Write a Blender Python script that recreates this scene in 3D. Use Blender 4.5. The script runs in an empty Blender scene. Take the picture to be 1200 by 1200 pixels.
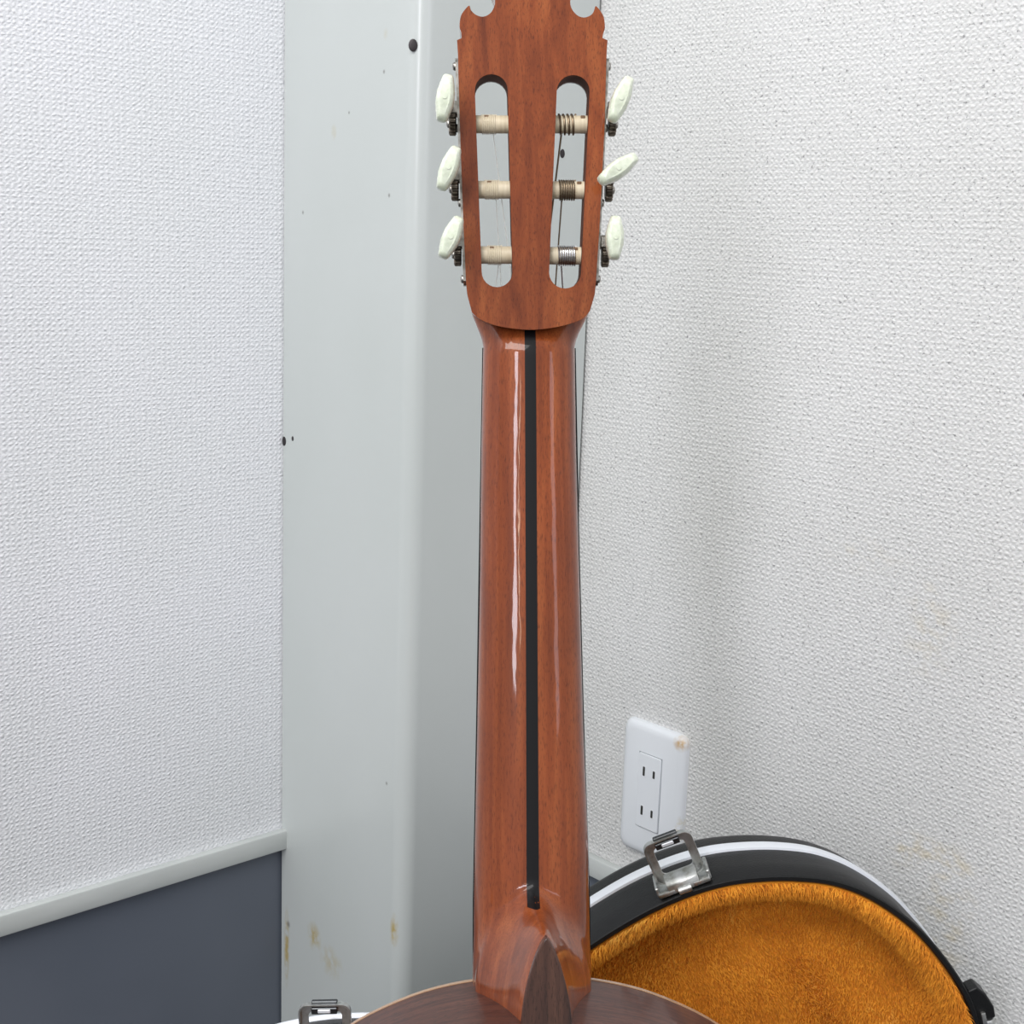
import bpy, bmesh, math, random
from mathutils import Vector, Matrix
from mathutils.geometry import tessellate_polygon

random.seed(7)
SC = bpy.context.scene
COL = SC.collection

# ------------------------------------------------------------------ camera
FPX = 1650.0
PITCH = math.radians(10.98)
ROLL = math.radians(2.0)
CAM_H = 0.88
_R0 = Vector((1, 0, 0)); _U0 = Vector((0, math.sin(PITCH), math.cos(PITCH)))
FWD = Vector((0, math.cos(PITCH), -math.sin(PITCH)))
RGT = _R0*math.cos(ROLL) + _U0*math.sin(ROLL)
UPV = -_R0*math.sin(ROLL) + _U0*math.cos(ROLL)
CPOS = Vector((0, 0, CAM_H))
CM = Matrix(((RGT.x, UPV.x, -FWD.x, CPOS.x), (RGT.y, UPV.y, -FWD.y, CPOS.y),
             (RGT.z, UPV.z, -FWD.z, CPOS.z), (0, 0, 0, 1)))
cd = bpy.data.cameras.new('camera'); cam = bpy.data.objects.new('camera', cd)
COL.objects.link(cam); cam.matrix_world = CM
cd.sensor_width = 36; cd.lens = FPX/1200*36; cd.clip_start = 0.01
SC.camera = cam

# ------------------------------------------------------------------ light
w = bpy.data.worlds.new('world'); SC.world = w; w.use_nodes = True
bg = w.node_tree.nodes['Background']
bg.inputs[0].default_value = (0.98, 0.99, 1.0, 1); bg.inputs[1].default_value = 0.60

def area(name, loc, target, sx, sy, power, col):
    ld = bpy.data.lights.new(name, 'AREA'); ld.shape = 'RECTANGLE'; ld.size = sx; ld.size_y = sy
    ld.energy = power; ld.color = col
    o = bpy.data.objects.new(name, ld); COL.objects.link(o); o.location = loc
    d = Vector(target) - Vector(loc)
    o.rotation_euler = d.to_track_quat('-Z', 'Y').to_euler()
    return o
area('added_key_light', (-0.8, -0.6, 2.5), (-0.1, 1.1, 1.0), 1.7, 0.8, 36, (1.0, 0.99, 0.97))  # unseen overhead panel, added as key so the walls fade downwards
area('window_light', (-1.15, -2.4, 1.95), (0.0, 1.2, 0.9), 0.36, 1.5, 30, (0.93, 0.92, 1.0))
area('side_window_light', (2.5, -1.7, 1.9), (-0.2, 1.2, 1.0), 0.5, 1.7, 8, (0.88, 0.86, 1.0))
area('standing_lamp', (-0.68, -2.3, 1.72), (0.0, 0.7, 0.8), 0.05, 0.8, 2.2, (1.0, 0.86, 0.66))

SC.view_settings.view_transform = 'Standard'
SC.view_settings.look = 'None'
SC.view_settings.gamma = 1.0
SC.view_settings.use_curve_mapping = False
SC.view_settings.exposure = 0.20

# ------------------------------------------------------------------ helpers
def ray(px, py):
    return (RGT*((px-600)/FPX) + UPV*((600-py)/FPX) + FWD)
def on_plane(px, py, p0, n):
    r = ray(px, py); n = Vector(n)
    return CPOS + r*((Vector(p0)-CPOS).dot(n)/r.dot(n))

class Frame:
    """origin + axes; px() gives the local x, y of an image ray where it meets local z = const"""
    def __init__(s, o, x, y, z):
        s.o, s.x, s.y, s.z = Vector(o), Vector(x), Vector(y), Vector(z)
    def mat(s):
        return Matrix(((s.x.x, s.y.x, s.z.x, s.o.x), (s.x.y, s.y.y, s.z.y, s.o.y),
                       (s.x.z, s.y.z, s.z.z, s.o.z), (0, 0, 0, 1)))
    def px(s, px, py, z=0.0):
        p = on_plane(px, py, s.o + s.z*z, s.z) - s.o
        return Vector((p.dot(s.x), p.dot(s.y), z))

def lin(c):
    return tuple((v/255/12.92) if v/255 <= 0.04045 else ((v/255+0.055)/1.055)**2.4 for v in c) + (1.0,)

def catmull(pts, n, closed=False):
    P = [Vector(p) for p in pts]; out = []
    m = len(P); segs = m if closed else m-1
    for i in range(segs):
        if closed: a, b, c, d = P[(i-1) % m], P[i], P[(i+1) % m], P[(i+2) % m]
        else: a, b, c, d = P[max(i-1, 0)], P[i], P[i+1], P[min(i+2, m-1)]
        for k in range(n):
            t = k/n
            out.append(0.5*((2*b) + (c-a)*t + (2*a-5*b+4*c-d)*t*t + (3*b-a-3*c+d)*t**3))
    if not closed: out.append(P[-1].copy())
    return out

def interp(tab, x):
    if x <= tab[0][0]: return tab[0][1]
    for (a, u), (b, v) in zip(tab, tab[1:]):
        if x <= b: return u + (v-u)*(x-a)/(b-a)
    return tab[-1][1]

def finish(name, verts, faces, mat, parent=None, smooth=None, mw=None):
    me = bpy.data.meshes.new(name)
    me.from_pydata([tuple(v) for v in verts], [], faces)
    bm = bmesh.new(); bm.from_mesh(me); bmesh.ops.recalc_face_normals(bm, faces=bm.faces); bm.to_mesh(me); bm.free()
    if mat: me.materials.append(mat)
    if smooth is not None:
        me.polygons.foreach_set('use_smooth', [True]*len(me.polygons))
        me.set_sharp_from_angle(angle=math.radians(smooth))
    o = bpy.data.objects.new(name, me); COL.objects.link(o)
    if parent: o.parent = parent
    if mw is not None: o.matrix_world = mw
    return o

def bm_finish(name, bm, mat, parent=None, smooth=None):
    bmesh.ops.recalc_face_normals(bm, faces=bm.faces)
    me = bpy.data.meshes.new(name); bm.to_mesh(me); bm.free()
    if mat: me.materials.append(mat)
    if smooth is not None:
        me.polygons.foreach_set('use_smooth', [True]*len(me.polygons))
        me.set_sharp_from_angle(angle=math.radians(smooth))
    o = bpy.data.objects.new(name, me); COL.objects.link(o)
    if parent: o.parent = parent
    return o

def bm_box(bm, lo, hi, M=None, bev=0.0, seg=2):
    r = bmesh.ops.create_cube(bm, size=1.0)
    vs = r['verts']
    for v in vs:
        v.co = Vector([lo[i] + (v.co[i]+0.5)*(hi[i]-lo[i]) for i in range(3)])
    if bev > 0:
        es = list({e for v in vs for e in v.link_edges})
        q = bmesh.ops.bevel(bm, geom=es, offset=bev, segments=seg, affect='EDGES', profile=0.5)
        vs = list({v for f in q['faces'] for v in f.verts} | {v for v in vs if v.is_valid})
    if M is not None:
        for v in vs: v.co = M @ v.co
    return vs

def box(name, lo, hi, mat, parent=None, M=None, bev=0.0, seg=2, smooth=35):
    bm = bmesh.new(); bm_box(bm, lo, hi, M, bev, seg)
    return bm_finish(name, bm, mat, parent, smooth if bev > 0 else None)

def tube_geo(path, rad, n=8, caps=True):
    P = [Vector(p) for p in path]; V = []; F = []
    up = None
    for i, p in enumerate(P):
        t = (P[min(i+1, len(P)-1)] - P[max(i-1, 0)]).normalized()
        if up is None:
            up = Vector((0, 0, 1)) if abs(t.z) < 0.9 else Vector((1, 0, 0))
        a = t.cross(up)
        if a.length < 1e-6: a = t.cross(Vector((0, 1, 0)))
        a.normalize(); b = a.cross(t).normalized(); up = b
        r = rad[i] if isinstance(rad, (list, tuple)) else rad
        for k in range(n):
            an = 2*math.pi*k/n
            V.append(p + a*math.cos(an)*r + b*math.sin(an)*r)
    for i in range(len(P)-1):
        for k in range(n):
            F.append((i*n+k, i*n+(k+1) % n, (i+1)*n+(k+1) % n, (i+1)*n+k))
    if caps:
        F.append(tuple(range(n))[::-1]); F.append(tuple((len(P)-1)*n+k for k in range(n)))
    return V, F

def tube(name, path, rad, mat, parent=None, n=8, M=None, smooth=50):
    V, F = tube_geo(path, rad, n)
    if M is not None: V = [M @ v for v in V]
    return finish(name, V, F, mat, parent, smooth)

def loft(loops, closed=True, cap0=True, cap1=True):
    n = len(loops[0]); V = [v for l in loops for v in l]; F = []
    rng = n if closed else n-1
    for i in range(len(loops)-1):
        for k in range(rng):
            F.append((i*n+k, i*n+(k+1) % n, (i+1)*n+(k+1) % n, (i+1)*n+k))
    if cap0: F.append(tuple(range(n))[::-1])
    if cap1: F.append(tuple((len(loops)-1)*n+k for k in range(n)))
    return V, F

def prism(name, outer, holes, z0, z1, mat, parent=None, M=None, bev=0.0, smooth=35, hole_mat=None):
    """2D outline with holes given depth"""
    polys = [[Vector((p[0], p[1], 0)) for p in outer]] + [[Vector((p[0], p[1], 0)) for p in h] for h in holes]
    tris = tessellate_polygon(polys)
    flat = [p for q in polys for p in q]; n = len(flat)
    V = [Vector((p.x, p.y, z0)) for p in flat] + [Vector((p.x, p.y, z1)) for p in flat]
    F = [tuple(t)[::-1] for t in tris] + [tuple(i+n for i in t) for t in tris]
    s = 0
    for q in polys:
        m = len(q)
        for k in range(m):
            F.append((s+k, s+(k+1) % m, n+s+(k+1) % m, n+s+k))
        s += m
    if M is not None: V = [M @ v for v in V]
    o = finish(name, V, F, mat, parent, smooth)
    if hole_mat:
        o.data.materials.append(hole_mat); nh = len(tris)*2 + len(outer)
        o.data.polygons.foreach_set('material_index', [0]*nh + [1]*(len(o.data.polygons)-nh))
    if bev > 0:
        b = o.modifiers.new('bevel', 'BEVEL'); b.width = bev; b.segments = 2; b.limit_method = 'ANGLE'; b.angle_limit = math.radians(50)
        b.harden_normals = False
    return o

def tag(o, label, cat, group=None):
    o['label'] = label; o['category'] = cat
    if group: o['group'] = group
    return o
def structure(o, label, cat):
    o['kind'] = 'structure'; return tag(o, label, cat)
def empty(name, M):
    o = bpy.data.objects.new(name, None); COL.objects.link(o); o.matrix_world = M; o.empty_display_size = 0.05
    return o

# ------------------------------------------------------------------ materials
class Mat:
    def __init__(s, name, rough=0.5, col=(0.5, 0.5, 0.5, 1), metal=0.0, coat=0.0, coat_rough=0.03):
        s.m = bpy.data.materials.new(name); s.m.use_nodes = True
        s.t = s.m.node_tree; s.n = s.t.nodes; s.l = s.t.links
        s.b = s.n['Principled BSDF']
        s.b.inputs['Base Color'].default_value = col; s.b.inputs['Roughness'].default_value = rough
        s.b.inputs['Metallic'].default_value = metal
        s.b.inputs['Coat Weight'].default_value = coat; s.b.inputs['Coat Roughness'].default_value = coat_rough
        s._c = None
    def coord(s, scale=(1, 1, 1), loc=(0, 0, 0)):
        if s._c is None: s._c = s.n.new('ShaderNodeTexCoord')
        mp = s.n.new('ShaderNodeMapping'); mp.inputs['Scale'].default_value = scale; mp.inputs['Location'].default_value = loc
        s.l.new(s._c.outputs['Object'], mp.inputs['Vector']); return mp.outputs['Vector']
    def noise(s, scale=(1, 1, 1), detail=2, rough=0.5, dist=0.0, loc=(0, 0, 0)):
        t = s.n.new('ShaderNodeTexNoise'); t.inputs['Scale'].default_value = 1.0
        t.inputs['Detail'].default_value = detail; t.inputs['Roughness'].default_value = rough; t.inputs['Distortion'].default_value = dist
        s.l.new(s.coord(scale, loc), t.inputs['Vector']); return t.outputs['Fac']
    def ramp(s, v, stops):
        r = s.n.new('ShaderNodeValToRGB'); e = r.color_ramp.elements
        while len(e) < len(stops): e.new(0.5)
        for q, (p, c) in zip(e, stops):
            q.position = p; q.color = c if isinstance(c, tuple) else (c, c, c, 1)
        s.l.new(v, r.inputs['Fac']); return r.outputs['Color']
    def mix(s, f, a, b, mode='MIX'):
        x = s.n.new('ShaderNodeMix'); x.data_type = 'RGBA'; x.blend_type = mode
        for sock, v in ((x.inputs[0], f), (x.inputs[6], a), (x.inputs[7], b)):
            if hasattr(v, 'links'): s.l.new(v, sock)
            else: sock.default_value = v
        return x.outputs[2]
    def math(s, op, a, b=0.0):
        x = s.n.new('ShaderNodeMath'); x.operation = op
        for sock, v in ((x.inputs[0], a), (x.inputs[1], b)):
            if hasattr(v, 'links'): s.l.new(v, sock)
            else: sock.default_value = v
        return x.outputs[0]
    def bump(s, h, dist=0.001, strength=1.0, coat=False):
        b = s.n.new('ShaderNodeBump'); b.inputs['Distance'].default_value = dist; b.inputs['Strength'].default_value = strength
        s.l.new(h, b.inputs['Height'])
        s.l.new(b.outputs['Normal'], s.b.inputs['Coat Normal' if coat else 'Normal'])
    def color(s, c): s.l.new(c, s.b.inputs['Base Color'])
    def spot(s, centre, radii):
        """1 inside a soft ellipsoid at an object-space place, 0 outside (for stains)"""
        v = s.coord((1/radii[0], 1/radii[1], 1/radii[2]), tuple(-centre[i]/radii[i] for i in range(3)))
        g = s.n.new('ShaderNodeVectorMath'); g.operation = 'LENGTH'; s.l.new(v, g.inputs[0])
        return s.ramp(g.outputs['Value'], [(0.25, 1.0), (1.0, 0.0)])

def wallpaper(name, pits, c_lo, c_hi, stains=()):
    m = Mat(name, 0.6)
    # woven emboss: crossing threads, slightly wandering
    def axis(i, period):
        sep = m.n.new('ShaderNodeSeparateXYZ'); m.l.new(m.coord(), sep.inputs[0])
        wob = m.math('MULTIPLY', m.noise((110, 110, 110), 2, 0.5, loc=(i*3.7, 1.0, i*1.9)), 0.0048)
        v = m.math('ADD', sep.outputs[i], wob)
        return m.math('SINE', m.math('MULTIPLY', v, 2*math.pi/period))
    sx, sz = axis(0, 0.0052), axis(2, 0.0046)
    weave = m.math('MULTIPLY', sx, sz)
    thread = m.math('MAXIMUM', m.math('MULTIPLY', sx, 0.5), m.math('MULTIPLY', sz, 0.7))
    nz = m.noise((260, 260, 380), 3, 0.6)
    h = m.math('ADD', m.math('ADD', m.math('MULTIPLY', weave, 0.22), m.math('MULTIPLY', thread, 0.25)), m.math('MULTIPLY', nz, 0.9))
    m.bump(h, 0.0013, 0.9)
    c = m.ramp(m.noise((5, 5, 5), 3), [(0.3, lin(c_lo)), (0.7, lin(c_hi))])
    d = m.ramp(h, [(0.20, lin((196, 199, 202))), (0.62, (1, 1, 1, 1))])
    c = m.mix(0.5, c, d, 'MULTIPLY')
    if pits:
        p = m.ramp(m.noise((300, 300, 380), 2, 0.6), [(0.60, 0.0), (0.70, 0.75)])
        c = m.mix(p, c, lin((120, 120, 122)))
    for ctr, rad, col, amt in stains:
        f = m.math('MULTIPLY', m.spot(ctr, rad), m.ramp(m.noise((60, 60, 90), 3), [(0.46, 0.0), (0.66, amt)]))
        c = m.mix(f, c, lin(col))
    m.color(c); return m

def wood(name, c0, c1, c2, pore, grain=(110, 5, 110), pore_s=(1900, 260, 1900), coat=0.8, rough=0.4):
    m = Mat(name, rough, coat=coat, coat_rough=0.05)
    m.b.inputs['Specular IOR Level'].default_value = 0.12; m.b.inputs['Coat IOR'].default_value = 1.42
    g = m.noise(grain, 4, 0.6, 0.5)
    c = m.ramp(g, [(0.28, lin(c0)), (0.5, lin(c1)), (0.72, lin(c2))])
    big = m.ramp(m.noise((14, 9, 14), 2, 0.5, 0.6), [(0.3, (0.72, 0.72, 0.72, 1)), (0.7, (1.12, 1.1, 1.05, 1))])
    c = m.mix(0.7, c, big, 'MULTIPLY')
    p = m.ramp(m.noise(pore_s, 2, 0.6), [(0.53, 0.0), (0.70, 0.65)])
    c = m.mix(p, c, lin(pore)); m.color(c)
    m.bump(m.noise((70, 14, 70), 3, 0.6), 0.0007, 0.35, coat=True)
    return m

M_wood = wood('mahogany', (104, 46, 20), (132, 64, 30), (155, 84, 43), (70, 30, 14))
M_slot_wood = wood('slot_shade_mahogany', (70, 36, 22), (88, 46, 28), (100, 56, 36), (50, 24, 14), coat=0.0, rough=0.75)  # uncoated slot walls, coloured darker for the shade inside the slots
M_rose = wood('rosewood', (60, 30, 24), (84, 46, 36), (102, 60, 46), (34, 20, 16), (30, 30, 260), (300, 300, 900), coat=0.22, rough=0.4)
M_back = wood('rosewood_back', (56, 30, 24), (80, 46, 36), (98, 60, 46), (36, 20, 16), (150, 5, 150), coat=0.5)
M_cap = wood('dark_rosewood', (42, 26, 22), (60, 38, 31), (76, 50, 40), (26, 16, 14), (160, 8, 160))
M_ebony = Mat('ebony', 0.5, lin((14, 13, 15)), coat=0.22, coat_rough=0.06)
M_ebony.b.inputs['Specular IOR Level'].default_value = 0.15; M_ebony = M_ebony.m
mm = Mat('spruce', 0.4, coat=0.6); mm.color(mm.ramp(mm.noise((320, 3, 3), 3), [(0.3, lin((205, 150, 92))), (0.7, lin((224, 176, 116)))])); M_spruce = mm.m
M_bind = Mat('pale_binding', 0.4, lin((176, 140, 108)), coat=0.6).m
mm = Mat('pearl_button', 0.28, coat=0.5, coat_rough=0.1)
mm.color(mm.ramp(mm.noise((160, 160, 160), 3, 0.5, 1.5), [(0.35, lin((206, 214, 192))), (0.65, lin((230, 236, 218)))]))
mm.b.inputs['Subsurface Weight'].default_value = 0.15; mm.b.inputs['Subsurface Radius'].default_value = (0.004, 0.004, 0.003); M_pearl = mm.m
mm = Mat('bone_roller', 0.4)
mm.color(mm.ramp(mm.noise((500, 60, 60), 3, 0.6), [(0.3, lin((200, 184, 154))), (0.7, lin((226, 214, 188)))])); M_bone = mm.m
mm = Mat('worn_nickel', 0.32, metal=1.0)
mm.color(mm.ramp(mm.noise((240, 240, 240), 3), [(0.3, lin((120, 116, 108))), (0.7, lin((190, 188, 182)))])); M_nickel = mm.m
mm = Mat('dark_gear_steel', 0.38, metal=1.0)
mm.color(mm.ramp(mm.noise((400, 400, 400), 3), [(0.3, lin((70, 62, 54))), (0.7, lin((128, 120, 110)))])); M_gear = mm.m
M_wire_silver = Mat('silver_wound_string', 0.28, lin((205, 205, 208)), metal=1.0).m
M_wire_brown = Mat('tarnished_wound_string', 0.42, lin((128, 112, 92)), metal=0.8).m
M_nylon = Mat('nylon_string', 0.35, lin((250, 250, 246)))
M_nylon.b.inputs['Transmission Weight'].default_value = 0.75; M_nylon = M_nylon.m
M_wrap = Mat('nylon_wrap', 0.3, lin((222, 210, 184))).m
mm = Mat('latch_metal', 0.40, metal=1.0)
mm.color(mm.ramp(mm.noise((120, 120, 120), 4, 0.65), [(0.3, lin((150, 150, 142))), (0.5, lin((186, 188, 186))), (0.75, lin((206, 208, 208)))]))
mm.bump(mm.noise((150, 150, 150), 2), 0.0003, 0.2); M_latch = mm.m
M_hook = Mat('dark_hook_steel', 0.35, lin((84, 86, 88)), metal=1.0).m
M_alu = Mat('aluminium_band', 0.38, lin((236, 240, 246)), metal=0.35).m
mm = Mat('black_case_shell', 0.42, lin((20, 21, 22))); mm.bump(mm.noise((700, 700, 700), 2), 0.0004, 0.5); mm.b.inputs['Specular IOR Level'].default_value = 0.3; M_shell = mm.m
M_rubber = Mat('black_rim', 0.5, lin((20, 21, 22))).m
mm = Mat('plush_backing', 0.95); mm.color(mm.ramp(mm.noise((40, 40, 40), 3), [(0.3, lin((196, 118, 18))), (0.7, lin((214, 138, 32)))])); M_plush = mm.m
mm = Mat('plush_pile', 0.85); mm.color(mm.ramp(mm.noise((26, 26, 18), 3, 0.6), [(0.3, lin((214, 132, 24))), (0.55, lin((234, 158, 42))), (0.8, lin((242, 192, 92)))]))
mm.b.inputs['Sheen Weight'].default_value = 0.35; mm.b.inputs['Sheen Tint'].default_value = lin((255, 200, 120)); M_pile = mm.m
M_hole = Mat('brown_hole', 0.7, lin((120, 92, 66))).m  # dark brown for the string holes on the rollers
M_slot = Mat('outlet_slot_dark', 0.6, lin((46, 44, 42))).m

# ------------------------------------------------------------------ the room
A = math.radians(42.5)
dR = Vector((-math.sin(A), math.cos(A), 0)); nR = Vector((-math.cos(A), -math.sin(A), 0))
dL = Vector((math.cos(A), math.sin(A), 0));  nL = Vector((math.sin(A), -math.cos(A), 0))
Pout = CPOS + ray(770, 908)*1.35                       # the outlet fixes how far the right wall is
def flat(v): return Vector((v.x, v.y, 0))
cA = on_plane(690, 375, Pout, nR); cA.z = 0            # column meets right wall
cB = on_plane(481, 550, cA, nL); cB.z = 0              # convex column corner
cC = on_plane(331, 600, cB, nR); cC.z = 0              # column meets left wall
corner = cC + dL*((cA-cC).dot(dL))
RH = 2.5
def wall_frame(origin, along, normal):
    return Frame(origin, along, Vector((0, 0, 1)), normal)
# local axes of a wall: x along the wall, y = out of the wall (towards the room, negative y kept for the solid), z up
def wall_mat(origin, along, normal):
    return Matrix(((along.x, normal.x, 0, origin.x), (along.y, normal.y, 0, origin.y), (0, 0, 1, 0), (0, 0, 0, 1)))

zt1 = on_plane(329, 970, cC, nL).z; zt0 = on_plane(329, 992, cC, nL).z
MWR = wall_mat(corner, -dR, nR); MWL = wall_mat(corner, -dL, nL)
def wr_local(px, py):
    p = MWR.inverted() @ on_plane(px, py, corner, nR); return p
stR = []
for (x, y, rx, rz, amt) in ((1100, 1005, .05, .02, .5), (1010, 650, .05, .02, .15), (1090, 735, .03, .05, .3), (1110, 1080, .03, .06, .45), (1060, 1000, .02, .02, .4)):
    p = wr_local(x, y); stR.append(((p.x, 0, p.z), (rx, .05, rz), (206, 190, 150), amt))
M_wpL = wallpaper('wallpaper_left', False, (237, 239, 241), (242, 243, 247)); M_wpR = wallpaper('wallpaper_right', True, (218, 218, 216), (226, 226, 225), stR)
mm = Mat('painted_trim', 0.45); mm.color(mm.ramp(mm.noise((9, 9, 40), 3), [(0.3, lin((190, 195, 193))), (0.7, lin((206, 210, 208)))])); M_trim = mm.m
mm = Mat('blue_grey_panel', 0.42)
mm.color(mm.ramp(mm.noise((3, 3, 3), 3), [(0.35, lin((92, 99, 110))), (0.65, lin((102, 108, 119)))]))
mm.bump(mm.noise((12, 12, 12), 2), 0.004, 0.2); M_blue = mm.m

def wall_piece(name, MW, x0, x1, y0, y1, z0, z1, mat, bev=0.0):
    o = box(name, (x0, y0, z0), (x1, y1, z1), mat, None, None, bev); o.matrix_world = MW; return o
structure(wall_piece('wall_left', MWL, -0.05, 2.6, -0.06, 0.0, zt0, RH, M_wpL.m), 'white woven-texture wallpapered wall on the left', 'wall')
structure(wall_piece('wall_right', MWR, -0.05, 2.6, -0.06, 0.0, zt0, RH, M_wpR.m), 'white woven-texture wallpapered wall with outlet and faint stains', 'wall')
structure(wall_piece('baseboard_left', MWL, -0.05, 2.6, -0.06, -0.002, 0, zt0, M_blue), 'dark blue-grey panel below the left wall trim', 'baseboard')
structure(wall_piece('baseboard_right', MWR, -0.05, 2.6, -0.06, -0.002, 0, zt0, M_blue), 'dark blue-grey panel below the right wall, behind the case', 'baseboard')
structure(wall_piece('trim_1', MWL, -0.05, 2.6, 0.0, 0.010, zt0, zt1, M_trim, 0.002), 'thin pale grey trim strip under left wallpaper', 'trim')
structure(wall_piece('trim_2', MWR, -0.05, 2.6, 0.0, 0.010, zt0, zt1, M_trim, 0.002), 'thin pale grey trim strip under right wallpaper', 'trim')

mm = Mat('grey_floor', 0.6); mm.color(mm.ramp(mm.noise((30, 30, 30), 4), [(0.3, lin((58, 60, 64))), (0.7, lin((74, 76, 80)))])); M_floor = mm.m
structure(box('floor', (-4, -4, -0.05), (4, 3, 0), M_floor), 'plain grey floor below the guitar', 'floor')

# column: square box-out in the corner, rounded front edge, standing a hair off the right wall
rad = 0.016
pts = []
a0 = cA + nR*0.004
pts.append(a0); 
c0 = cB + dL*rad + dR*rad
for k in range(13):
    t = k/12*math.pi/2
    pts.append(c0 - dR*rad*math.cos(t) - dL*rad*math.sin(t))
pts.append(cC + nL*0.001); pts.append(corner + nL*0.001 + nR*0.004)
V, F = loft([[Vector((p.x, p.y, 0)) for p in pts], [Vector((p.x, p.y, RH)) for p in pts]])
V = [v - cB for v in V]
def colpx(px, py, left=True):
    return on_plane(px, py, cB, nR if left else nL) - cB
m = Mat('column_paint', 0.26, coat=0.0)
m.b.inputs['Specular IOR Level'].default_value = 0.55
c = m.ramp(m.noise((4, 4, 2), 3), [(0.3, lin((188, 194, 192))), (0.7, lin((195, 200, 199)))])
for (x, y, rx, rz, amt) in ((336, 1110, .006, .05, .9), (368, 1098, .014, .018, .75), (388, 1128, .022, .02, .4), (461, 1092, .006, .02, .95), (391, 155, .005, .008, .35), (452, 40, .004, .006, .2)):
    q = colpx(x, y)
    f = m.math('MULTIPLY', m.spot(q, (rx, rx, rz)), m.ramp(m.noise((120, 120, 90), 3), [(0.36, 0.0), (0.6, amt)]))
    c = m.mix(f, c, lin((176, 156, 96)))
for (x, y, r) in ((450, 84, .002), (409, 132, .0016), (456, 229, .002), (355, 249, .002), (453, 918, .002), (474, 974, .002), (338, 1083, .004)):
    q = colpx(x, y); c = m.mix(m.math('MULTIPLY', m.spot(q, (r, r, r*1.2)), 0.7), c, lin((110, 108, 104)))
m.color(c); m.bump(m.noise((5, 5, 7), 2), 0.003, 0.12); M_col = m.m
colm = finish('wall_column', V, F, M_col, None, 30, Matrix.Translation(cB))
structure(colm, 'smooth grey-white painted column boxed into the corner', 'column')

# dark screw heads on the column
M_screw = Mat('dark_screw', 0.45, lin((58, 54, 56)), metal=0.6).m
def screw(parent, P, n, r, mat, name='screw', Mi=None, flat_=1.0, tall=1.0):
    n = n.normalized(); t = Vector((0, 0, 1)) if abs(n.z) < .9 else Vector((0, 1, 0)); u = t.cross(n).normalized(); v = n.cross(u)
    loops = []
    for (rr, h) in ((1.0, -0.3), (1.0, 0.25), (0.8, 0.5), (0.35, 0.62)):
        loops.append([P + (u*math.cos(a)+v*math.sin(a)*tall)*r*rr + n*h*r*flat_ for a in [2*math.pi*k/14 for k in range(14)]])
    V, F = loft(loops)
    if Mi is not None: V = [Mi @ x for x in V]
    return finish(name, V, F, mat, parent, 40)
Mi = Matrix.Translation(-cB)
bn = (nR*0.6+nL*0.8).normalized()
pB = on_plane(484, 53, c0 + (nR+nL)*rad*0.70, bn)
for P, n, r in ((pB, bn, .0038), (colpx(343, 514)+cB, nR, .0018), (colpx(333, 517)+cB, nR, .0034), (on_plane(659, 180, cB, nL), nL, .0030)):
    screw(colm, P, n, r, M_screw, Mi=Mi, flat_=.3, tall=1.35)

# ------------------------------------------------------------------ outlet
def wallplane_frame():
    return Frame(corner, -dR, Vector((0, 0, 1)), nR)
WF = wallplane_frame()
tl = WF.px(737, 837); bl = WF.px(731, 987); tr = WF.px(809, 866)
# frame: x along wall to the right, y up, z out
x0, x1 = (tl.x+bl.x)/2, tr.x
z0, z1 = bl.y, tl.y
print('outlet size', x1-x0, z1-z0, 'column', (cB-cA).length, (cC-cB).length, 'trim z', zt0, zt1)
oc = WF.o + WF.x*(x0+x1)/2 + WF.y*(z0+z1)/2
OM = Frame(oc, WF.x, WF.y, WF.z).mat()
out = empty('wall_outlet', OM)
tag(out, 'white double wall outlet plate on textured right wall, behind the case', 'outlet')
hw, hh = (x1-x0)/2, (z1-z0)/2
def rrect(hw, hh, r, n=6, cx=0, cy=0):
    o = []
    for (sx, sy, a) in ((1, 1, 0), (-1, 1, 90), (-1, -1, 180), (1, -1, 270)):
        for k in range(n+1):
            t = math.radians(a + 90*k/n); o.append(Vector((cx + sx*(hw-r) + r*math.cos(t), cy + sy*(hh-r) + r*math.sin(t), 0)))
    return o
mm = Mat('outlet_plastic', 0.35, lin((226, 230, 234)))
st = mm.math('MULTIPLY', mm.spot((hw-.006, hh-.007, .005), (.009, .009, .02)), mm.ramp(mm.noise((220, 220, 220), 3), [(0.35, 0.2), (0.6, 0.85)]))
st2 = mm.math('MULTIPLY', mm.spot((hw-.001, -hh*.45, .003), (.006, .02, .02)), mm.ramp(mm.noise((220, 220, 220), 3), [(0.4, 0.0), (0.6, 0.6)]))
mm.color(mm.mix(st2, mm.mix(st, lin((226, 230, 234)), lin((190, 150, 80))), lin((190, 172, 120)))); M_plate = mm.m
loops = []
for ins, zz in ((0, 0.0), (0, .003), (.0012, .0058), (.004, .0075), (.008, .008)):
    loops.append([Vector((p.x, p.y, zz)) for p in rrect(hw-ins, hh-ins, .009)])
V, F = loft(loops); finish('cover_plate', V, F, M_plate, out, 40)
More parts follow.
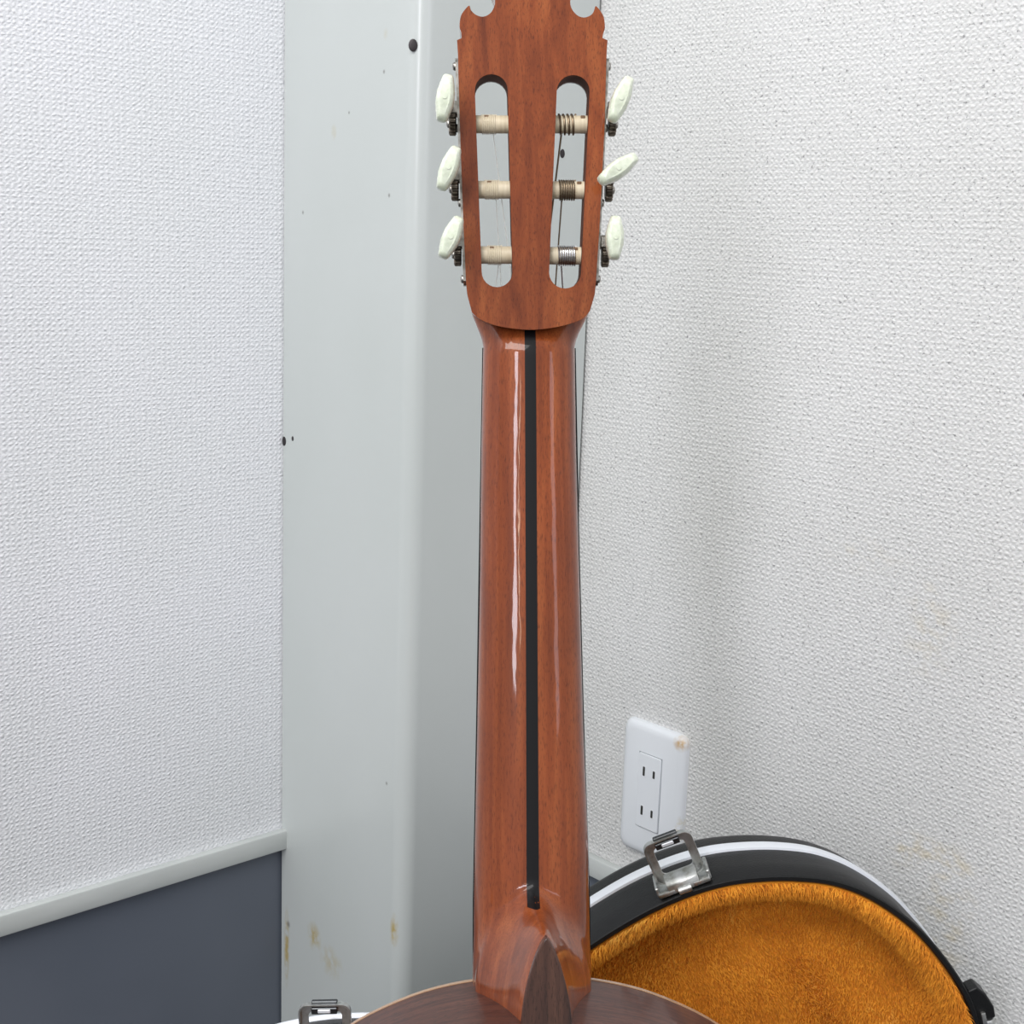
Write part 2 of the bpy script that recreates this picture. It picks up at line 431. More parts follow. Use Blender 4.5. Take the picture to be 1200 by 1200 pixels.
# insert panel with sockets
ihw, ihh = hw*.36, hh*.56
icx = -hw*.04
box('insert_groove', (icx-ihw-.0008, -ihh-.0008, .0075), (icx+ihw+.0008, ihh+.0008, .0083), Mat('outlet_groove', .6, lin((160, 164, 168))).m, out)
ins = prism('socket_insert', rrect(ihw, ihh, .0015, 2, icx, 0), [], .0070, .0096, M_plate, out, None, .0004)
for sy in (1, -1):
    cy = sy*hh*.30
    for sx, hgt in ((-1, .0046), (1, .0037)):
        prism('socket_slot', rrect(.0013, hgt, .0006, 2, icx+sx*.0064, cy), [], .0070, .0099, M_slot, ins)
        prism('slot_bevel', rrect(.0026, hgt+.0014, .0010, 2, icx+sx*.0064, cy-.0004), [], .0080, .00972, M_plate, ins, None, .0004)
# ------------------------------------------------------------------ guitar
TAU = math.radians(3.0); YAWG = math.radians(1.5)
D0 = 0.752
og = CPOS + ray(621, 400)*D0
gx = (RGT*math.cos(YAWG) + FWD*math.sin(YAWG)); 
gz0 = (-FWD*math.cos(YAWG) + RGT*math.sin(YAWG))
gy = UPV*math.cos(TAU) - gz0*math.sin(TAU)
gz = UPV*math.sin(TAU) + gz0*math.cos(TAU)
G = Frame(og, gx, gy, gz)                    # x right, y up the neck, z towards the viewer (guitar's back)
ZF = -0.021                                  # neck wood meets the fretboard
GFB = -0.027                                 # fretboard playing surface
guitar = empty('classical_guitar', G.mat())
tag(guitar, 'classical guitar seen from behind, glossy mahogany neck with black centre stripe', 'guitar')
# headstock frame relative to guitar
BREAK = math.radians(9.0)
hy0 = G.px(620, 386, 0.002)
Ho = G.o + G.x*hy0.x*0 + G.y*hy0.y + G.z*0.0025
H = Frame(Ho, G.x, G.y*math.cos(BREAK) + G.z*math.sin(BREAK), G.z*math.cos(BREAK) - G.y*math.sin(BREAK))
MH = G.mat().inverted() @ H.mat()            # headstock coords -> guitar coords
HT = 0.019
def h2(pts): return [H.px(x, y) for x, y in pts]
# outline: clockwise from bottom centre, in picture of the back face
left = [(553, 366), (547.5, 345), (546, 330), (543, 260), (539, 150), (536.5, 60), (535.5, 47)]
crownL = [(541, 44.5), (540.5, 38), (538.5, 31), (540, 19), (545, 11), (550, 6.5), (552, 12), (558, 17.5), (566, 19.5), (574, 16), (579, 8), (580, -2), (574, -16), (566, -25), (570, -40), (584, -52), (600, -58), (610, -66)]
top = [(624, -72)]
crownR = [(638, -66), (649, -58), (664, -52), (679, -40), (682, -26), (674, -16), (668.5, -2), (669.5, 9), (676, 17.5), (684, 20.5), (692, 18), (696, 13), (698, 7), (703, 12), (707.5, 20), (709, 32), (707, 39), (706, 44.5)]
right = [(712, 47), (711, 60), (708.5, 150), (703, 260), (698.5, 330), (697, 345), (691.5, 364)]
bottomR = catmull([(691.5, 364, 0), (684, 372.5, 0), (668, 379.5, 0), (645, 384.5, 0), (621, 386.5, 0), (597, 384.5, 0), (576, 380, 0), (561, 373, 0), (553, 366, 0)], 5)
cl = catmull([(x, y, 0) for x, y in crownL], 3); cr = catmull([(x, y, 0) for x, y in crownR], 3)
outl = left + [(p.x, p.y) for p in cl] + top + [(p.x, p.y) for p in cr] + right + [(p.x, p.y) for p in bottomR[1:-1]]
def slot(xl0, xr0, yt, xl1, xr1, yb):
    p = []
    r0 = (xr0-xl0)/2; r1 = (xr1-xl1)/2
    for k in range(13):
        t = math.pi - math.pi*k/12; p.append((xl0+r0 + r0*math.cos(t), yt + r0*.98 - r0*.98*math.sin(t)))
    for k in range(13):
        t = -math.pi*k/12; p.append((xl1+r1 + r1*math.cos(t), yb - r1 - r1*math.sin(t)))
    return p
slotL = slot(556.5, 595, 87, 564.5, 600.5, 336.5); slotR = slot(652.5, 691, 88, 643.5, 681, 338)
prism('headstock', h2(outl), [h2(slotL), h2(slotR)], -HT, 0.0, M_wood.m, guitar, MH, .0020, 30, M_slot_wood.m)
prism('headstock_veneer', h2(outl), [h2(slotL), h2(slotR)], -HT-.0022, -HT-.0001, M_cap.m, guitar, MH)

# --- neck with integral heel
yj = G.px(623, 1145, ZF).y                   # body joint
edge_l = [(405, 566.5), (413, 566), (520, 564), (680, 562.3), (860, 559), (1000, 556), (1080, 555), (1145, 555)]
edge_r = [(405, 674.5), (413, 674.5), (520, 676), (680, 680), (850, 684.5), (1000, 690.5), (1080, 691.8), (1145, 692.5)]
def edge_tab(e):
    t = [(G.px(x, y, -.014).y, G.px(x, y, -.014).x) for y, x in e]
    return sorted(t)
TL, TR = edge_tab(edge_l), edge_tab(edge_r)
ytop = G.px(620, 352, 0).y; yn = TL[-1][0]
flareL = [(G.px(x, y, -.012).y, G.px(x, y, -.012).x) for y, x in ((405, 566.5), (396, 565), (387, 562), (376, 557.5), (366, 553.5), (356, 551.5), (346, 551))]
flareR = [(G.px(x, y, -.012).y, G.px(x, y, -.012).x) for y, x in ((405, 674.5), (396, 676.5), (387, 680), (376, 685.5), (366, 690.5), (356, 692.5), (346, 693))]
def half(s):
    if s <= yn: return -interp(TL, s), interp(TR, s)
    return -interp(flareL, s), interp(flareR, s)
TIP = 0.0455; ZC = 0.068                      # heel reach up the neck, heel height
def heel_w(z):
    t = min(max(z/ZC, 0), 1); return 0.0305*(1-t)**1.7 + 0.0112*(1-(1-t)**1.7)
def heel_tip(z):
    t = min(max(z/ZC, 0), 1); return TIP - .004*t + .010*(1-min(z/.026, 1))**2.2
def cap_w(s, W=.0120, L=TIP):
    u = min(max(s/L, 0), 1); return W*(1-u**1.6)**.75
def heel_half(s, z):
    if z > ZC: return -1
    T = heel_tip(z)
    if s >= T: return -1
    u = max(s, 0)/T
    return heel_w(z)*(1-u**1.7)**.72
def neck_sec(y, nphi=72):
    s = y - yj; wl, wr = half(y)
    # centre depth: shallow scoop under the headstock, slow thickening towards the heel
    zb = interp([(-.36, .004), (-.30, .0028), (-.1, .0012), (0, 0)], y)
    if y > yn-.006:
        t = min((y-(yn-.006))/.022, 1); zb -= .0068*t*t*(3-2*t)
    cx = (wr-wl)/2; w = (wl+wr)/2; D = zb - ZF; n = 2.25
    ring = []
    for k in range(nphi+1):
        ph = math.pi*k/nphi
        c, sn = math.cos(ph), math.sin(ph)
        r = (abs(c/w)**n + abs(sn/D)**n)**(-1/n)
        if s < .075:
            # march outwards to the heel boundary
            rh = 0.0
            lo, hi = 0.0, 0.11
            def inside(q):
                zz = ZF + q*sn; xx = q*c
                return abs(xx) <= heel_half(s, zz)
            if inside(0.004):
                lo = .004
                for _ in range(22):
                    mid = (lo+hi)/2
                    if inside(mid): lo = mid
                    else: hi = mid
                rh = lo
            if rh > 0:
                kk = .004; d = max(kk-abs(r-rh), 0)/kk
                r = max(r, rh) + d*d*kk*.25
        z = ZF + r*sn; x = r*c
        sh = .0045*min(max(z/ZC, 0), 1)
        ring.append(Vector((cx + x + sh, y, z)))
    return ring
ys = []
y = ytop
while y > yj-.012:
    ys.append(y)
    s = y-yj
    y -= .0007 if .040 < s < .068 else (.002 if s < .075 or y > yn-.03 else .006)
V, F = loft([neck_sec(y) for y in ys], closed=False, cap0=False, cap1=False)
n1 = 73
F += [tuple(range(n1)), tuple((len(ys)-1)*n1+k for k in range(n1))]
for i in range(len(ys)-1): F.append((i*n1, (i+1)*n1, (i+1)*n1+n1-1, i*n1+n1-1))
neck = finish('neck', V, F, None, guitar)
bm = bmesh.new(); bm.from_mesh(neck.data)
bmesh.ops.recalc_face_normals(bm, faces=bm.faces)
sv = [v for v in bm.verts if v.co.y < yj+.08 and v.co.z > ZF+.004 and v.co.y > yj-.011]
for _ in range(6): bmesh.ops.smooth_vert(bm, verts=sv, factor=.5, use_axis_x=True, use_axis_y=True, use_axis_z=True)
bm.to_mesh(neck.data); bm.free()
neck.data.materials.append(M_wood.m)
neck.data.polygons.foreach_set('use_smooth', [True]*len(neck.data.polygons)); neck.data.set_sharp_from_angle(angle=math.radians(60))
# black centre stripe: thin inlay standing 0.15 mm proud of the back of the neck
def back_z(y):
    zb = interp([(-.36, .004), (-.30, .0028), (-.1, .0012), (0, 0)], y)
    if y > yn-.006:
        t = min((y-(yn-.006))/.022, 1); zb -= .0068*t*t*(3-2*t)
    return zb
sl, sr = [(1057, 617), (680, 616), (385, 615)], [(1057, 631.5), (680, 629.5), (385, 628)]
stl = sorted((G.px(x, y, .001).y, G.px(x, y, .001).x) for y, x in sl); str_ = sorted((G.px(x, y, .001).y, G.px(x, y, .001).x) for y, x in sr)
from mathutils.bvhtree import BVHTree
bvh = BVHTree.FromPolygons([v.co for v in neck.data.vertices], [tuple(p.vertices) for p in neck.data.polygons])
def surf(x, y):
    h = bvh.ray_cast(Vector((x, y, .2)), Vector((0, 0, -1)))
    return h[0].z if h[0] else 0
ylo, yhi = stl[0][0], stl[-1][0]
rows = []
N = 150
for i in range(N+1):
    y = yhi + (ylo-yhi)*i/N
    a, b = interp(stl, y), interp(str_, y)
    top_ = [Vector((a+(b-a)*k/4, y, surf(a+(b-a)*k/4, y)+.00018)) for k in range(5)]
    bot = [v - Vector((0, 0, .0012)) for v in top_[::-1]]
    rows.append(top_+bot)
V, F = loft(rows); finish('neck_stripe', V, F, M_ebony, guitar, 50)
# pointed heel cap
lp = []
for k in range(25): s = -.01 + (TIP-.002+.01)*k/24; lp.append((s, cap_w(max(s, 0), .0122, TIP-.002)))
outer = [(x+.0045, yj+s) for s, x in lp] + [(-x+.0045, yj+s) for s, x in lp[::-1][1:]]
prism('heel_cap', outer, [], ZC-.004, ZC+.0028, M_cap.m, guitar, None, .0007)

# fretboard, nut, strings
fb = []
for y in (0.0, -.1, -.2, -.3, yj, yj-.11):
    wl, wr = half(max(min(y, yn), TL[0][0])); e = .0006
    fb.append([Vector((-wl-e, y, ZF)), Vector((wr+e, y, ZF)), Vector((wr+e, y, GFB)), Vector((-wl-e, y, GFB))])
V, F = loft(fb); finish('fretboard', V, F, M_ebony, guitar)
wl, wr = half(0); box('nut', (-wl, 0, GFB-.002), (wr, .005, ZF+.0005), M_bone, guitar, None, .0006)

# --- body: ribs, back, soundboard
half_out = [(0, 0), (.031, -.0015), (.065, -.0095), (.101, -.027), (.125, -.052), (.138, -.085), (.137, -.12), (.127, -.16), (.118, -.195), (.119, -.23), (.135, -.275), (.160, -.32), (.180, -.365), (.183, -.40), (.172, -.435), (.145, -.464), (.10, -.481), (.05, -.4875), (0, -.489)]
hc = catmull([(x, y, 0) for x, y in half_out], 5)
ring = [(p.x, p.y) for p in hc] + [(-p.x, p.y) for p in hc[::-1][1:-1]]
def body_loop(z, ins=0.0, cxo=.0015):
    o = []
    for (x, y) in ring:
        l = math.hypot(x, y+.25) ; k = 1-ins/max(l, .05)
        dz = 0
        o.append(Vector((cxo + x*k, yj + (y+.25)*k - .25, z)))
    return o
ZB = ZC
V, F = loft([body_loop(ZF+.001), body_loop(ZF+.03), body_loop(ZB-.03), body_loop(ZB-.002)], cap0=False, cap1=False)
ribs = finish('body_ribs', V, F, M_rose.m, guitar, 45)
V, F = loft([body_loop(ZF-.0018, .0), body_loop(ZF+.0012, .0)]); finish('soundboard', V, F, M_spruce, guitar)
V, F = loft([body_loop(ZF-.0022, -.0004), body_loop(ZF+.0014, -.0004), body_loop(ZF+.0014, .003), body_loop(ZF-.0022, .003)], cap0=False, cap1=False)
nr = len(ring); F += [(3*nr+k, 3*nr+(k+1) % nr, (k+1) % nr, k) for k in range(nr)]
finish('front_binding', V, F, M_bind, guitar)
V, F = loft([body_loop(ZB-.0025), body_loop(ZB), body_loop(ZB+.002, .03), body_loop(ZB+.0035, .08), body_loop(ZB+.004, .12)]); finish('back_plate', V, F, M_back.m, guitar, 40)
V, F = loft([body_loop(ZB-.003, -.0004), body_loop(ZB+.0004, -.0004), body_loop(ZB+.0004, .003), body_loop(ZB-.003, .003)], cap0=False, cap1=False)
F += [(3*nr+k, 3*nr+(k+1) % nr, (k+1) % nr, k) for k in range(nr)]
finish('back_binding', V, F, M_bind, guitar)

# --- tuning machines
ZR = -HT*.5
roll_y = {'L': (146, 222.5, 299), 'R': (145.5, 222.5, 299.5)}
btn = {'L': ((521.5, 115.5, 56, 9), (526, 197.5, 55, 21), (528.5, 278.5, 54, 23)), 'R': ((727, 117, 57, 22), (724, 198.5, 55, 55), (720.5, 279, 53, 1))}
def button_mesh():
    # end-on outline: long oval with two small steps, flattened; lofted along the shaft
    prof = [(0, .0047), (.0038, .0046), (.0044, .0043), (.0073, .0038), (.0079, .0035), (.0103, .0030), (.0116, .0024), (.0121, .0014), (.0122, 0)]
    o = [(u, v) for u, v in prof] + [(u, -v) for u, v in prof[::-1][1:]] 
    o = o + [(-u, v) for u, v in o[::-1][1:-1]]
    # order: go round
    o = [(u, v) for u, v in prof] + [(u, -v) for u, v in prof[::-1][1:]] + [(-u, -v) for u, v in prof[1:]] + [(-u, v) for u, v in prof[::-1][1:-1]]
    loops = []
    for z, su, sv in ((0, .30, .62), (.0012, .42, .8), (.004, .70, .95), (.008, .93, 1.0), (.0115, 1.0, 1.0), (.0145, .97, .96), (.0165, .88, .82), (.0175, .72, .55)):
        loops.append([Vector((v*sv, u*su, z)) for u, v in o])
    return loft(loops)
BV, BF = button_mesh()
bme = None
def gear_geo(R, th, teeth=13):
    o = []
    for k in range(teeth*4):
        a = 2*math.pi*k/(teeth*4); r = R if k % 4 < 2 else R*.80
        o.append((math.cos(a)*r, math.sin(a)*r))
    loops = [[Vector((x, c*.86, s*.86)) for c, s in o] if e else [Vector((x, c, s)) for c, s in o] for x, e in ((0, 1), (th*.15, 0), (th*.85, 0), (th, 1))]
    return loft(loops)
GV, GF = gear_geo(.0062, .0040)
string_x = [-.0215 + .0086*i for i in range(6)]
for side, sg in (('L', -1), ('R', 1)):
    # side plate
    pe = (lambda y: interp([(47, 536), (150, 539), (260, 543), (335, 546.5)], y)) if side == 'L' else (lambda y: interp([(47, 712), (150, 708.5), (260, 703), (335, 698.2)], y))
    P0 = H.px(pe(66), 66); P1 = H.px(pe(334), 334)
    q = []
    def plate_pt(t, o, z):
        p = P0.lerp(P1, t); return Vector((p.x + sg*o, p.y, z))
    lo = []
    for t, zz in ((0, .0045), (.02, .007), (.98, .007), (1, .0045)):
        lo.append([plate_pt(t, .0001, ZR-zz), plate_pt(t, .0015, ZR-zz), plate_pt(t, .0015, ZR+zz), plate_pt(t, .0001, ZR+zz)])
    V, F = loft(lo); plate = finish('tuner_plate', [MH @ v for v in V], F, M_nickel, guitar)
    for t in (.03, .30, .63, .97):
        p = plate_pt(t, .0017, ZR+.0015)
        screw(plate, p, Vector((sg, 0, 0)), .0022, M_nickel, 'plate_screw', Mi=MH)
    for i in range(3):
        ypx = roll_y[side][i]
        ry = H.px(600, ypx, ZR).y
        # string roller across slot
        xa = H.px(pe(ypx), ypx, ZR).x
        inner = H.px(605 if side == 'L' else 640, ypx, ZR).x
        N = 24
        x_s0, x_s1 = (H.px(557+3.5*i, ypx, ZR).x, H.px(595+2.6*i, ypx, ZR).x) if side == 'L' else (H.px(652-4*i, ypx, ZR).x, H.px(690-4.4*i, ypx, ZR).x)
        prof = [(0, .0030), (.06, .0030), (.08, .0046)]
        path = []; rr = []
        R = .0047
        for k in range(N+1):
            x = xa + (inner-xa)*k/N; path.append(Vector((x, ry, ZR))); rr.append(R if 2 <= k else .003)
        roller = tube('string_roller', path, rr, M_bone, guitar, 20, MH)
        # string windings
        cxs = (x_s0+x_s1)/2
        idx = (2-i) if side == 'L' else (3+i)
        idx = i if side == 'L' else 5-i
        if side == 'L':
            wmat, wr_, turns, wx0 = M_nylon, .00035, 9, x_s0+.0035
        else:
            wmat = M_wire_silver if i == 2 else M_wire_brown
            wr_ = (.00062, .00052, .0005)[i]; turns = (4, 7, 8)[i]; wx0 = x_s0 + (.0012, .0033, .0046)[i]
        path = []
        pitch = wr_*2.35
        if side == 'R' and i == 0: pitch = wr_*3.6
        for k in range(turns*14+1):
            a = 2*math.pi*k/14
            path.append(Vector((wx0 + pitch*k/14, ry + math.cos(a)*(R+wr_*.8), ZR + math.sin(a)*(R+wr_*.8))))
        tube('string_winding', path, wr_, M_wrap if side == 'L' else wmat, roller, 6, MH)
        hx = x_s0 + (x_s1-x_s0)*(.34 if side == 'L' else .80)
        box('string_hole', (hx-.0012, ry+.0024, ZR+.0034), (hx+.0012, ry+.0042, ZR+.0040), M_hole, roller, MH, .0003, 1)
        # the string itself, roller -> nut -> along fretboard
        sx = string_x[[0, 1, 2][i] if side == 'L' else [5, 4, 3][i]]
        # the machine nearest the nut carries the outer string on classical heads
        sx = string_x[[2, 1, 0][i]] if side == 'L' else string_x[[3, 4, 5][i]]
        pA = MH @ Vector((wx0 + (pitch*turns*.2 if side == 'R' else .006), ry-.0035, ZR-R*.7))
        pB_ = Vector((sx, .003, GFB-.003)); pC = Vector((sx*1.25, yj-.02, GFB-.006))
        tube('string', [pA, pB_, pC], wr_*.8, wmat, guitar, 6)
        # gear on the outside of the plate, worm shaft and button
        gp = Vector((xa + sg*.0018, ry, ZR+.001))
        gv = [MH @ (Vector((v.x*sg, v.y, v.z)) + gp) for v in GV]
        gear = finish('tuner_gear', gv, GF, M_gear, guitar, 30)
        screw(gear, gp + Vector((sg*.0040, 0, 0)), Vector((sg, 0, 0)), .0022, M_nickel, 'gear_screw', Mi=MH)
        bx, by, bl_, ang = btn[side][i]
        zb0 = .0085
        bc = H.px(bx, by, zb0+.0115)
        sc_ = bl_/56.5
        # worm shaft from the gear level back to the button
        wx = xa + sg*.0045
        wp = [Vector((wx, bc.y*.75+(ry+.0085)*.25, ZR-.006)), Vector((wx, bc.y*.75+(ry+.0085)*.25, ZR+.004)), Vector((bc.x*.6+wx*.4, bc.y, zb0-.004)), Vector((bc.x, bc.y, zb0+.004))]
        shaft = tube('tuner_shaft', wp, .0016, M_gear, guitar, 10, MH)
        # worm thread
        path = []
        w0 = wp[0] + Vector((0, 0, -.001))
        for k in range(5*12+1):
            a = 2*math.pi*k/12; path.append(w0 + Vector((math.cos(a)*.0024, math.sin(a)*.0024, .011*k/60)))
        tube('worm_thread', path, .0007, M_gear, shaft, 5, MH)
        # bracket arms holding the worm shaft
        for zz in (ZR-.008, ZR+.0052):
            cy_ = wp[0].y
            bm = bmesh.new(); bm_box(bm, (min(xa+sg*.001, wx+sg*.003), cy_-.0032, zz-.0009), (max(xa+sg*.001, wx+sg*.003), cy_+.0032, zz+.0009), MH, .0004, 1)
            bm_finish('worm_bracket', bm, M_nickel, plate, 30)
        RZ = Matrix.Translation((bc.x, bc.y, zb0)) @ Matrix.Rotation(-math.radians(ang), 4, 'Z') @ Matrix.Diagonal((1, sc_, 1, 1))
        b = bpy.data.objects.new('tuning_button', bme) if bme else None
        if b is None:
            b = finish('tuning_button', BV, BF, M_pearl, None, 35); bme = b.data
        else: COL.objects.link(b)
        b.parent = guitar; b.matrix_local = MH @ RZ
        tip = [Vector((0, 0, .0170)), Vector((0, 0, .0179))]
        tb = tube('shaft_tip', tip, .0012, M_pearl, b, 12)

# ------------------------------------------------------------------ guitar case (two open halves, standing)
case = empty('guitar_case', Matrix.Translation((0.12, 0.9, 0)))
tag(case, 'open black guitar case with orange plush lining and metal latches, behind the guitar', 'guitar case')
CI = Matrix.Translation((-0.12, -0.9, 0))
def offset(loop, d):
    n = len(loop); o = []
    for i, p in enumerate(loop):
        t = (loop[(i+1) % n]-loop[i-1]).normalized(); nn = Vector((-t.z, 0, t.x))
        o.append(p + nn*d)
    return o
def case_half(Y, pix, shear, name, fur, b0=.0395, bw=.0105):
    """pix: outline of the opening's edge, left to right; closed down to the floor; opening faces -Y"""
    pl = [on_plane(x, y, (0, Y, 0), (0, 1, 0)) for x, y in pix]
    x_l, x_r = pl[0].x, pl[-1].x
    base = [Vector((x_r-.002, Y, .12)), Vector((x_r-.02, Y, .05)), Vector((x_r-.06, Y, .016)), Vector(((x_l+x_r)/2, Y, .006)), Vector((x_l+.06, Y, .016)), Vector((x_l+.02, Y, .05)), Vector((x_l+.002, Y, .12))]
    loop = catmull(pl+base, 8, True)
    # orientation so that offset(+) goes outwards
    ctr = sum(loop, Vector())/len(loop)
    test = offset(loop, .01)
    sg = 1 if sum((t-ctr).length for t in test) > sum((t-ctr).length for t in loop) else -1
    off = lambda d: offset(loop, d*sg)
    back = Vector((shear, 1, 0))
    L = lambda ins, y: [p + back*y for p in off(-ins)]
    M = CI
    rings = [L(.0045, .012), L(.0045, .001), L(.0035, 0), L(.001, 0), L(0, .0012), L(-.0006, .02), L(-.0006, .040), L(-.0006, .050), L(.0, .064), L(.003, .072), L(.010, .082), L(.024, .092), L(.045, .096)]
    V, F = loft(rings, cap0=False)
    shell = finish(name, [M @ v for v in V], F, M_shell, case, 40)
    # silver band
    V, F = loft([L(.0, b0), L(-.0022, b0+.0005), L(-.0030, b0+bw*.5), L(-.0022, b0+bw-.0005), L(.0, b0+bw)], cap0=False, cap1=False)
    finish('silver_band', [M @ v for v in V], F, M_alu, shell, 60)
    # plush
    pr = [L(.0042, .004), L(.006, .0015), L(.011, .003), L(.016, .010), L(.020, .022), L(.024, .034), L(.032, .038)]
    c2 = sum(loop, Vector())/len(loop)
    inn = off(-.032)
    for f in (.75, .5, .25, .06):
        pr.append([c2.lerp(p, f) + back*(.038 - .008*(1-f)) for p in inn])
    V, F = loft(pr, cap0=False)
    lin_ = finish('plush_lining', [M @ v for v in V], F, M_plush, shell, 60)
    if fur:
        fur_on(V, F, M, shell, len(loop))
    return loop, off
def fur_on(V, F, M, parent, npts):
    tris = []
    for f in F[npts:]:
        for k in range(1, len(f)-1):
            a, b, c = V[f[0]], V[f[k]], V[f[k+1]]
            if max(a.z, b.z, c.z) < .26: continue
            ar = (b-a).cross(c-a).length/2
            edge = 1.0 + (1.6 if min(a.y, b.y, c.y) < 0.012+min(v.y for v in V[:1]) else 0)
            tris.append((a, b, c, ar*edge))
    tot = sum(t[3] for t in tris)
    N = 80000; FV = []; FF = []
    ctr = Vector((sum(t[0].x for t in tris)/len(tris), 0, .30))
    rnd = random.Random(3)
    y_rim = min(v.y for v in V); tp = on_plane(955, 1165, (0, y_rim+.036, 0), (0, 1, 0)); TX, TZ = tp.x, tp.z
    for a, b, c, ar in tris:
        cnt = N*ar/tot; cnt = int(cnt) + (1 if rnd.random() < cnt-int(cnt) else 0)
        nrm = (b-a).cross(c-a).normalized()
        if nrm.y > 0.2 or (abs(nrm.y) <= .2 and nrm.dot(Vector((ctr.x-a.x, 0, ctr.z-a.z))) < 0): nrm = -nrm
        for _ in range(cnt):
            u, v = rnd.random(), rnd.random()
            if u+v > 1: u, v = 1-u, 1-v
            p = a + (b-a)*u + (c-a)*v
            tuft = math.exp(-((p.x-TX - (p.z-TZ)*-.5)/.016)**2) if p.z < TZ+.03 else 0
            L_ = rnd.uniform(.0050, .0080) if a.y < y_rim+.008 else rnd.uniform(.0024, .0036)*(1+1.1*tuft*rnd.random())
            sw = math.sin(p.x*38+1.3)*.35 + math.sin(p.z*55)*.2
            d = (nrm + Vector((sw + rnd.gauss(0, .35), rnd.gauss(0, .2), -.55 + .9*tuft + rnd.gauss(0, .3)))).normalized()
            d2 = (d + Vector((rnd.gauss(0, .3), 0, -.5))).normalized()
            side = d.cross(Vector((rnd.gauss(0, 1), rnd.gauss(0, 1), rnd.gauss(0, 1))))
            if side.length < 1e-4: continue
            side = side.normalized()*.00045
            q1 = p + d*L_*.55; q2 = q1 + d2*L_*.5
            i = len(FV)
            FV += [p-side, p+side, q1+side*.7, q1-side*.7, q2]
            FF += [(i, i+1, i+2, i+3), (i+3, i+2, i+4)]
    me = bpy.data.meshes.new('plush_pile'); me.from_pydata([tuple(M @ v) for v in FV], [], FF); me.materials.append(M_pile)
    o = bpy.data.objects.new('plush_pile', me); COL.objects.link(o); o.parent = parent; o['kind'] = 'stuff'
    return o
YR = 0.885
right_pix = [(556, 1300), (566, 1235), (592, 1186), (636, 1144), (692, 1106), (730, 1082), (767, 1062), (810, 1044), (853, 1032), (897, 1027), (940, 1027), (983, 1033), (1027, 1050.5), (1073, 1083), (1109, 1123), (1135, 1163), (1149, 1200), (1158, 1250), (1162, 1320)]
loopR, offR = case_half(YR, right_pix, -.16, 'lid_shell', True)
YL = 0.835
left_pix = [(215, 1430), (222, 1365), (242, 1313), (285, 1274), (345, 1257), (400, 1252), (450, 1254), (500, 1270), (530, 1308), (540, 1360), (542, 1430)]
loopL, offL = case_half(YL, left_pix, 0.0, 'base_shell', False, .0600, .0045)

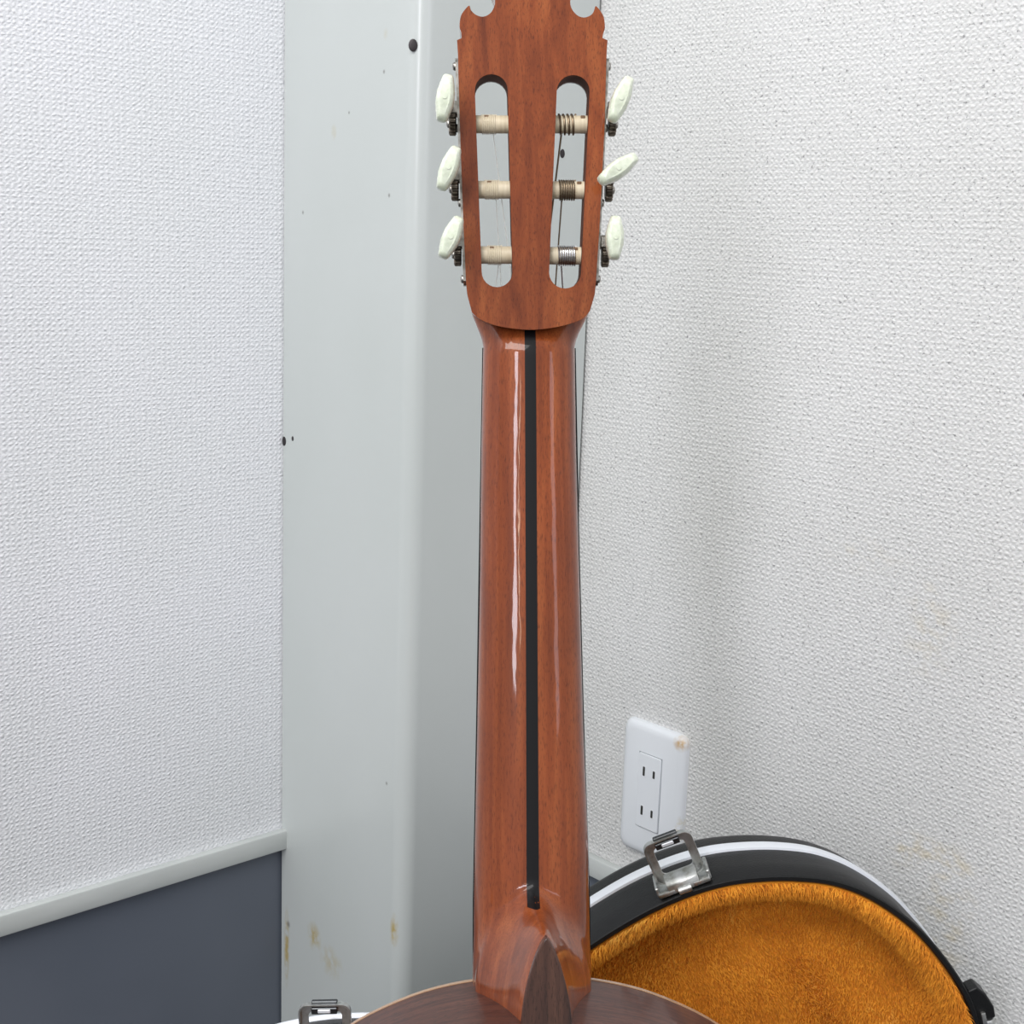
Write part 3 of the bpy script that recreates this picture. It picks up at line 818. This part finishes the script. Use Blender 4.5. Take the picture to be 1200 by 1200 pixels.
def bent_frame(w, h, bar, th):
    """rounded rectangular ring of flat strip; x along width, z up from 0 to h, y thickness"""
    outer = rrect(w/2, h/2, .006, 5, 0, h/2); inner = rrect(w/2-bar, h/2-bar, .003, 5, 0, h/2)
    return outer, inner
def latch(P, T, Nn, tilt=0.0):
    """T along the rim, Nn outward from the case wall, front = -Y"""
    Fd = Vector((0, -1, 0)); T = T.normalized(); Nn = Nn.normalized()
    X = Matrix(((T.x, -Fd.x, Nn.x, P.x), (T.y, -Fd.y, Nn.y, P.y), (T.z, -Fd.z, Nn.z, P.z), (0, 0, 0, 1)))
    X = CI @ X                                 # local: x along rim, y backwards, z outwards
    bm = bmesh.new()
    bm_box(bm, (-.0185, .004, .0002), (.0185, .030, .0014), X, .0004, 1)          # foot plate on the wall
    bm_box(bm, (-.0185, .0005, .0010), (-.0065, .0050, .0042), X, .0008, 2)       # two rolled front tabs
    bm_box(bm, (.0065, .0005, .0010), (.0185, .0050, .0042), X, .0008, 2)
    bm_box(bm, (-.0195, .004, .0010), (-.0172, .026, .0075), X, .0006, 1)          # side cheeks
    bm_box(bm, (.0172, .004, .0010), (.0195, .026, .0075), X, .0006, 1)
    base = bm_finish('latch', bm, M_latch, case, 35)
    # lever: curved sheet block
    prof = [(.0010, .0012), (.0010, .0070), (.0022, .0086), (.0060, .0104), (.0105, .0116), (.0135, .0110), (.0150, .0090), (.0150, .0012)]
    loops = [[X @ Vector((x*k, .008+(yy-.008)*k2, zz)) for yy, zz in prof] for x, k, k2 in ((-.0112, 1, .9), (-.0104, 1, 1), (.0104, 1, 1), (.0112, 1, .9))]
    V, F = loft(loops); finish('latch_lever', V, F, M_latch, base, 40)
    # half-round rivet under the lever
    V, F = tube_geo([Vector((-.0045, .0012, .0018)), Vector((.0045, .0012, .0018))], .0028, 12); finish('latch_pin', [X @ v for v in V], F, M_latch, base, 40)
    # swung-up loop: dished frame with hook tab at top
    RX = X @ Matrix.Translation((0, .016, .004)) @ Matrix.Rotation(tilt, 4, 'X')
    MX = RX @ Matrix(((1, 0, 0, 0), (0, 0, 1, 0), (0, 1, 0, 0), (0, 0, 0, 1)))     # prism plane xy -> local xz
    outer, inner = bent_frame(.0345, .034, .0062, .001)
    lp = prism('latch_loop', outer, [inner], -.0007, .0007, M_latch, base, MX, .0003)
    # raised outer lip of the dished loop
    o2 = rrect(.0345/2-.0012, .034/2-.0012, .0050, 5, 0, .017)
    prism('loop_lip', outer, [o2], -.0034, -.0006, M_latch, base, MX, .0003)
    bm = bmesh.new()
    bm_box(bm, (-.0085, -.0040, .0275), (.0085, -.0005, .0320), RX, .0005, 1)
    bm_box(bm, (-.0085, -.0015, .0310), (.0085, .0018, .0355), RX, .0005, 1)
    bm_finish('hook_tab', bm, M_hook, base, 35)
    bm = bmesh.new(); bm_box(bm, (-.0042, -.0046, .0286), (.0042, -.0030, .0312), RX, .0004, 1); bm_finish('hook_window', bm, M_alu, base, 35)
    return base
def rim_at(loop, px, py, Y):
    p = on_plane(px, py, (0, Y, 0), (0, 1, 0))
    i = min(range(len(loop)), key=lambda k: (loop[k]-p).length)
    t = (loop[(i+1) % len(loop)] - loop[i-1]).normalized()
    if t.x < 0: t = -t
    return loop[i], t, Vector((-t.z, 0, t.x))
P, T, Nn = rim_at(loopR, 803, 1046, YR); latch(P + Nn*.0004, T, Nn, 0.12)
P, T, Nn = rim_at(loopL, 380, 1254, YL); latch(P + Nn*.0004, Vector((1, 0, .06)), Vector((-.06, 0, 1)), 0.0)
# latch on the right flank of the lid
p = on_plane(1153, 1216, (0, YR, 0), (0, 1, 0))
i = min(range(len(loopR)), key=lambda k: (loopR[k]-p).length)
latch(loopR[i] + Vector((.0005, 0, 0)), Vector((.28, 0, -1)), Vector((1, 0, .28)), -1.45)
# hinge strip joining the two halves behind the guitar
xl = max(v.x for v in loopL); xr = min(v.x for v in loopR)
print('case halves', xl, xr)
hm = bmesh.new()
a = Vector((xl-.004, YL+.062, 0)); b = Vector((xr+.004, YR+.062, 0)); d = b-a
nn = Vector((-d.y, d.x, 0)).normalized()*.0012
vs = []
for z in (.10, .22):
    for q in (a-nn, b-nn, b+nn, a+nn): vs.append(hm.verts.new(CI @ Vector((q.x, q.y, z))))
for f in ((0, 1, 2, 3), (4, 5, 6, 7), (0, 1, 5, 4), (1, 2, 6, 5), (2, 3, 7, 6), (3, 0, 4, 7)): hm.faces.new([vs[k] for k in f])
bm_finish('case_hinge', hm, M_latch, case)

# black moulded pad that carries the flank latch
pp = [on_plane(x, y, (0, YR+.003, 0), (0, 1, 0)) for x, y in ((1134, 1162), (1145, 1157), (1155, 1165), (1165, 1180), (1167, 1192), (1142, 1207))]
loops = [[CI @ Vector((p.x, YR+yy, p.z)) for p in pp] for yy in (.003, .016)]
V, F = loft(loops); o = finish('latch_pad', V, F, M_shell, case, 30)
b = o.modifiers.new('bevel', 'BEVEL'); b.width = .001; b.segments = 2
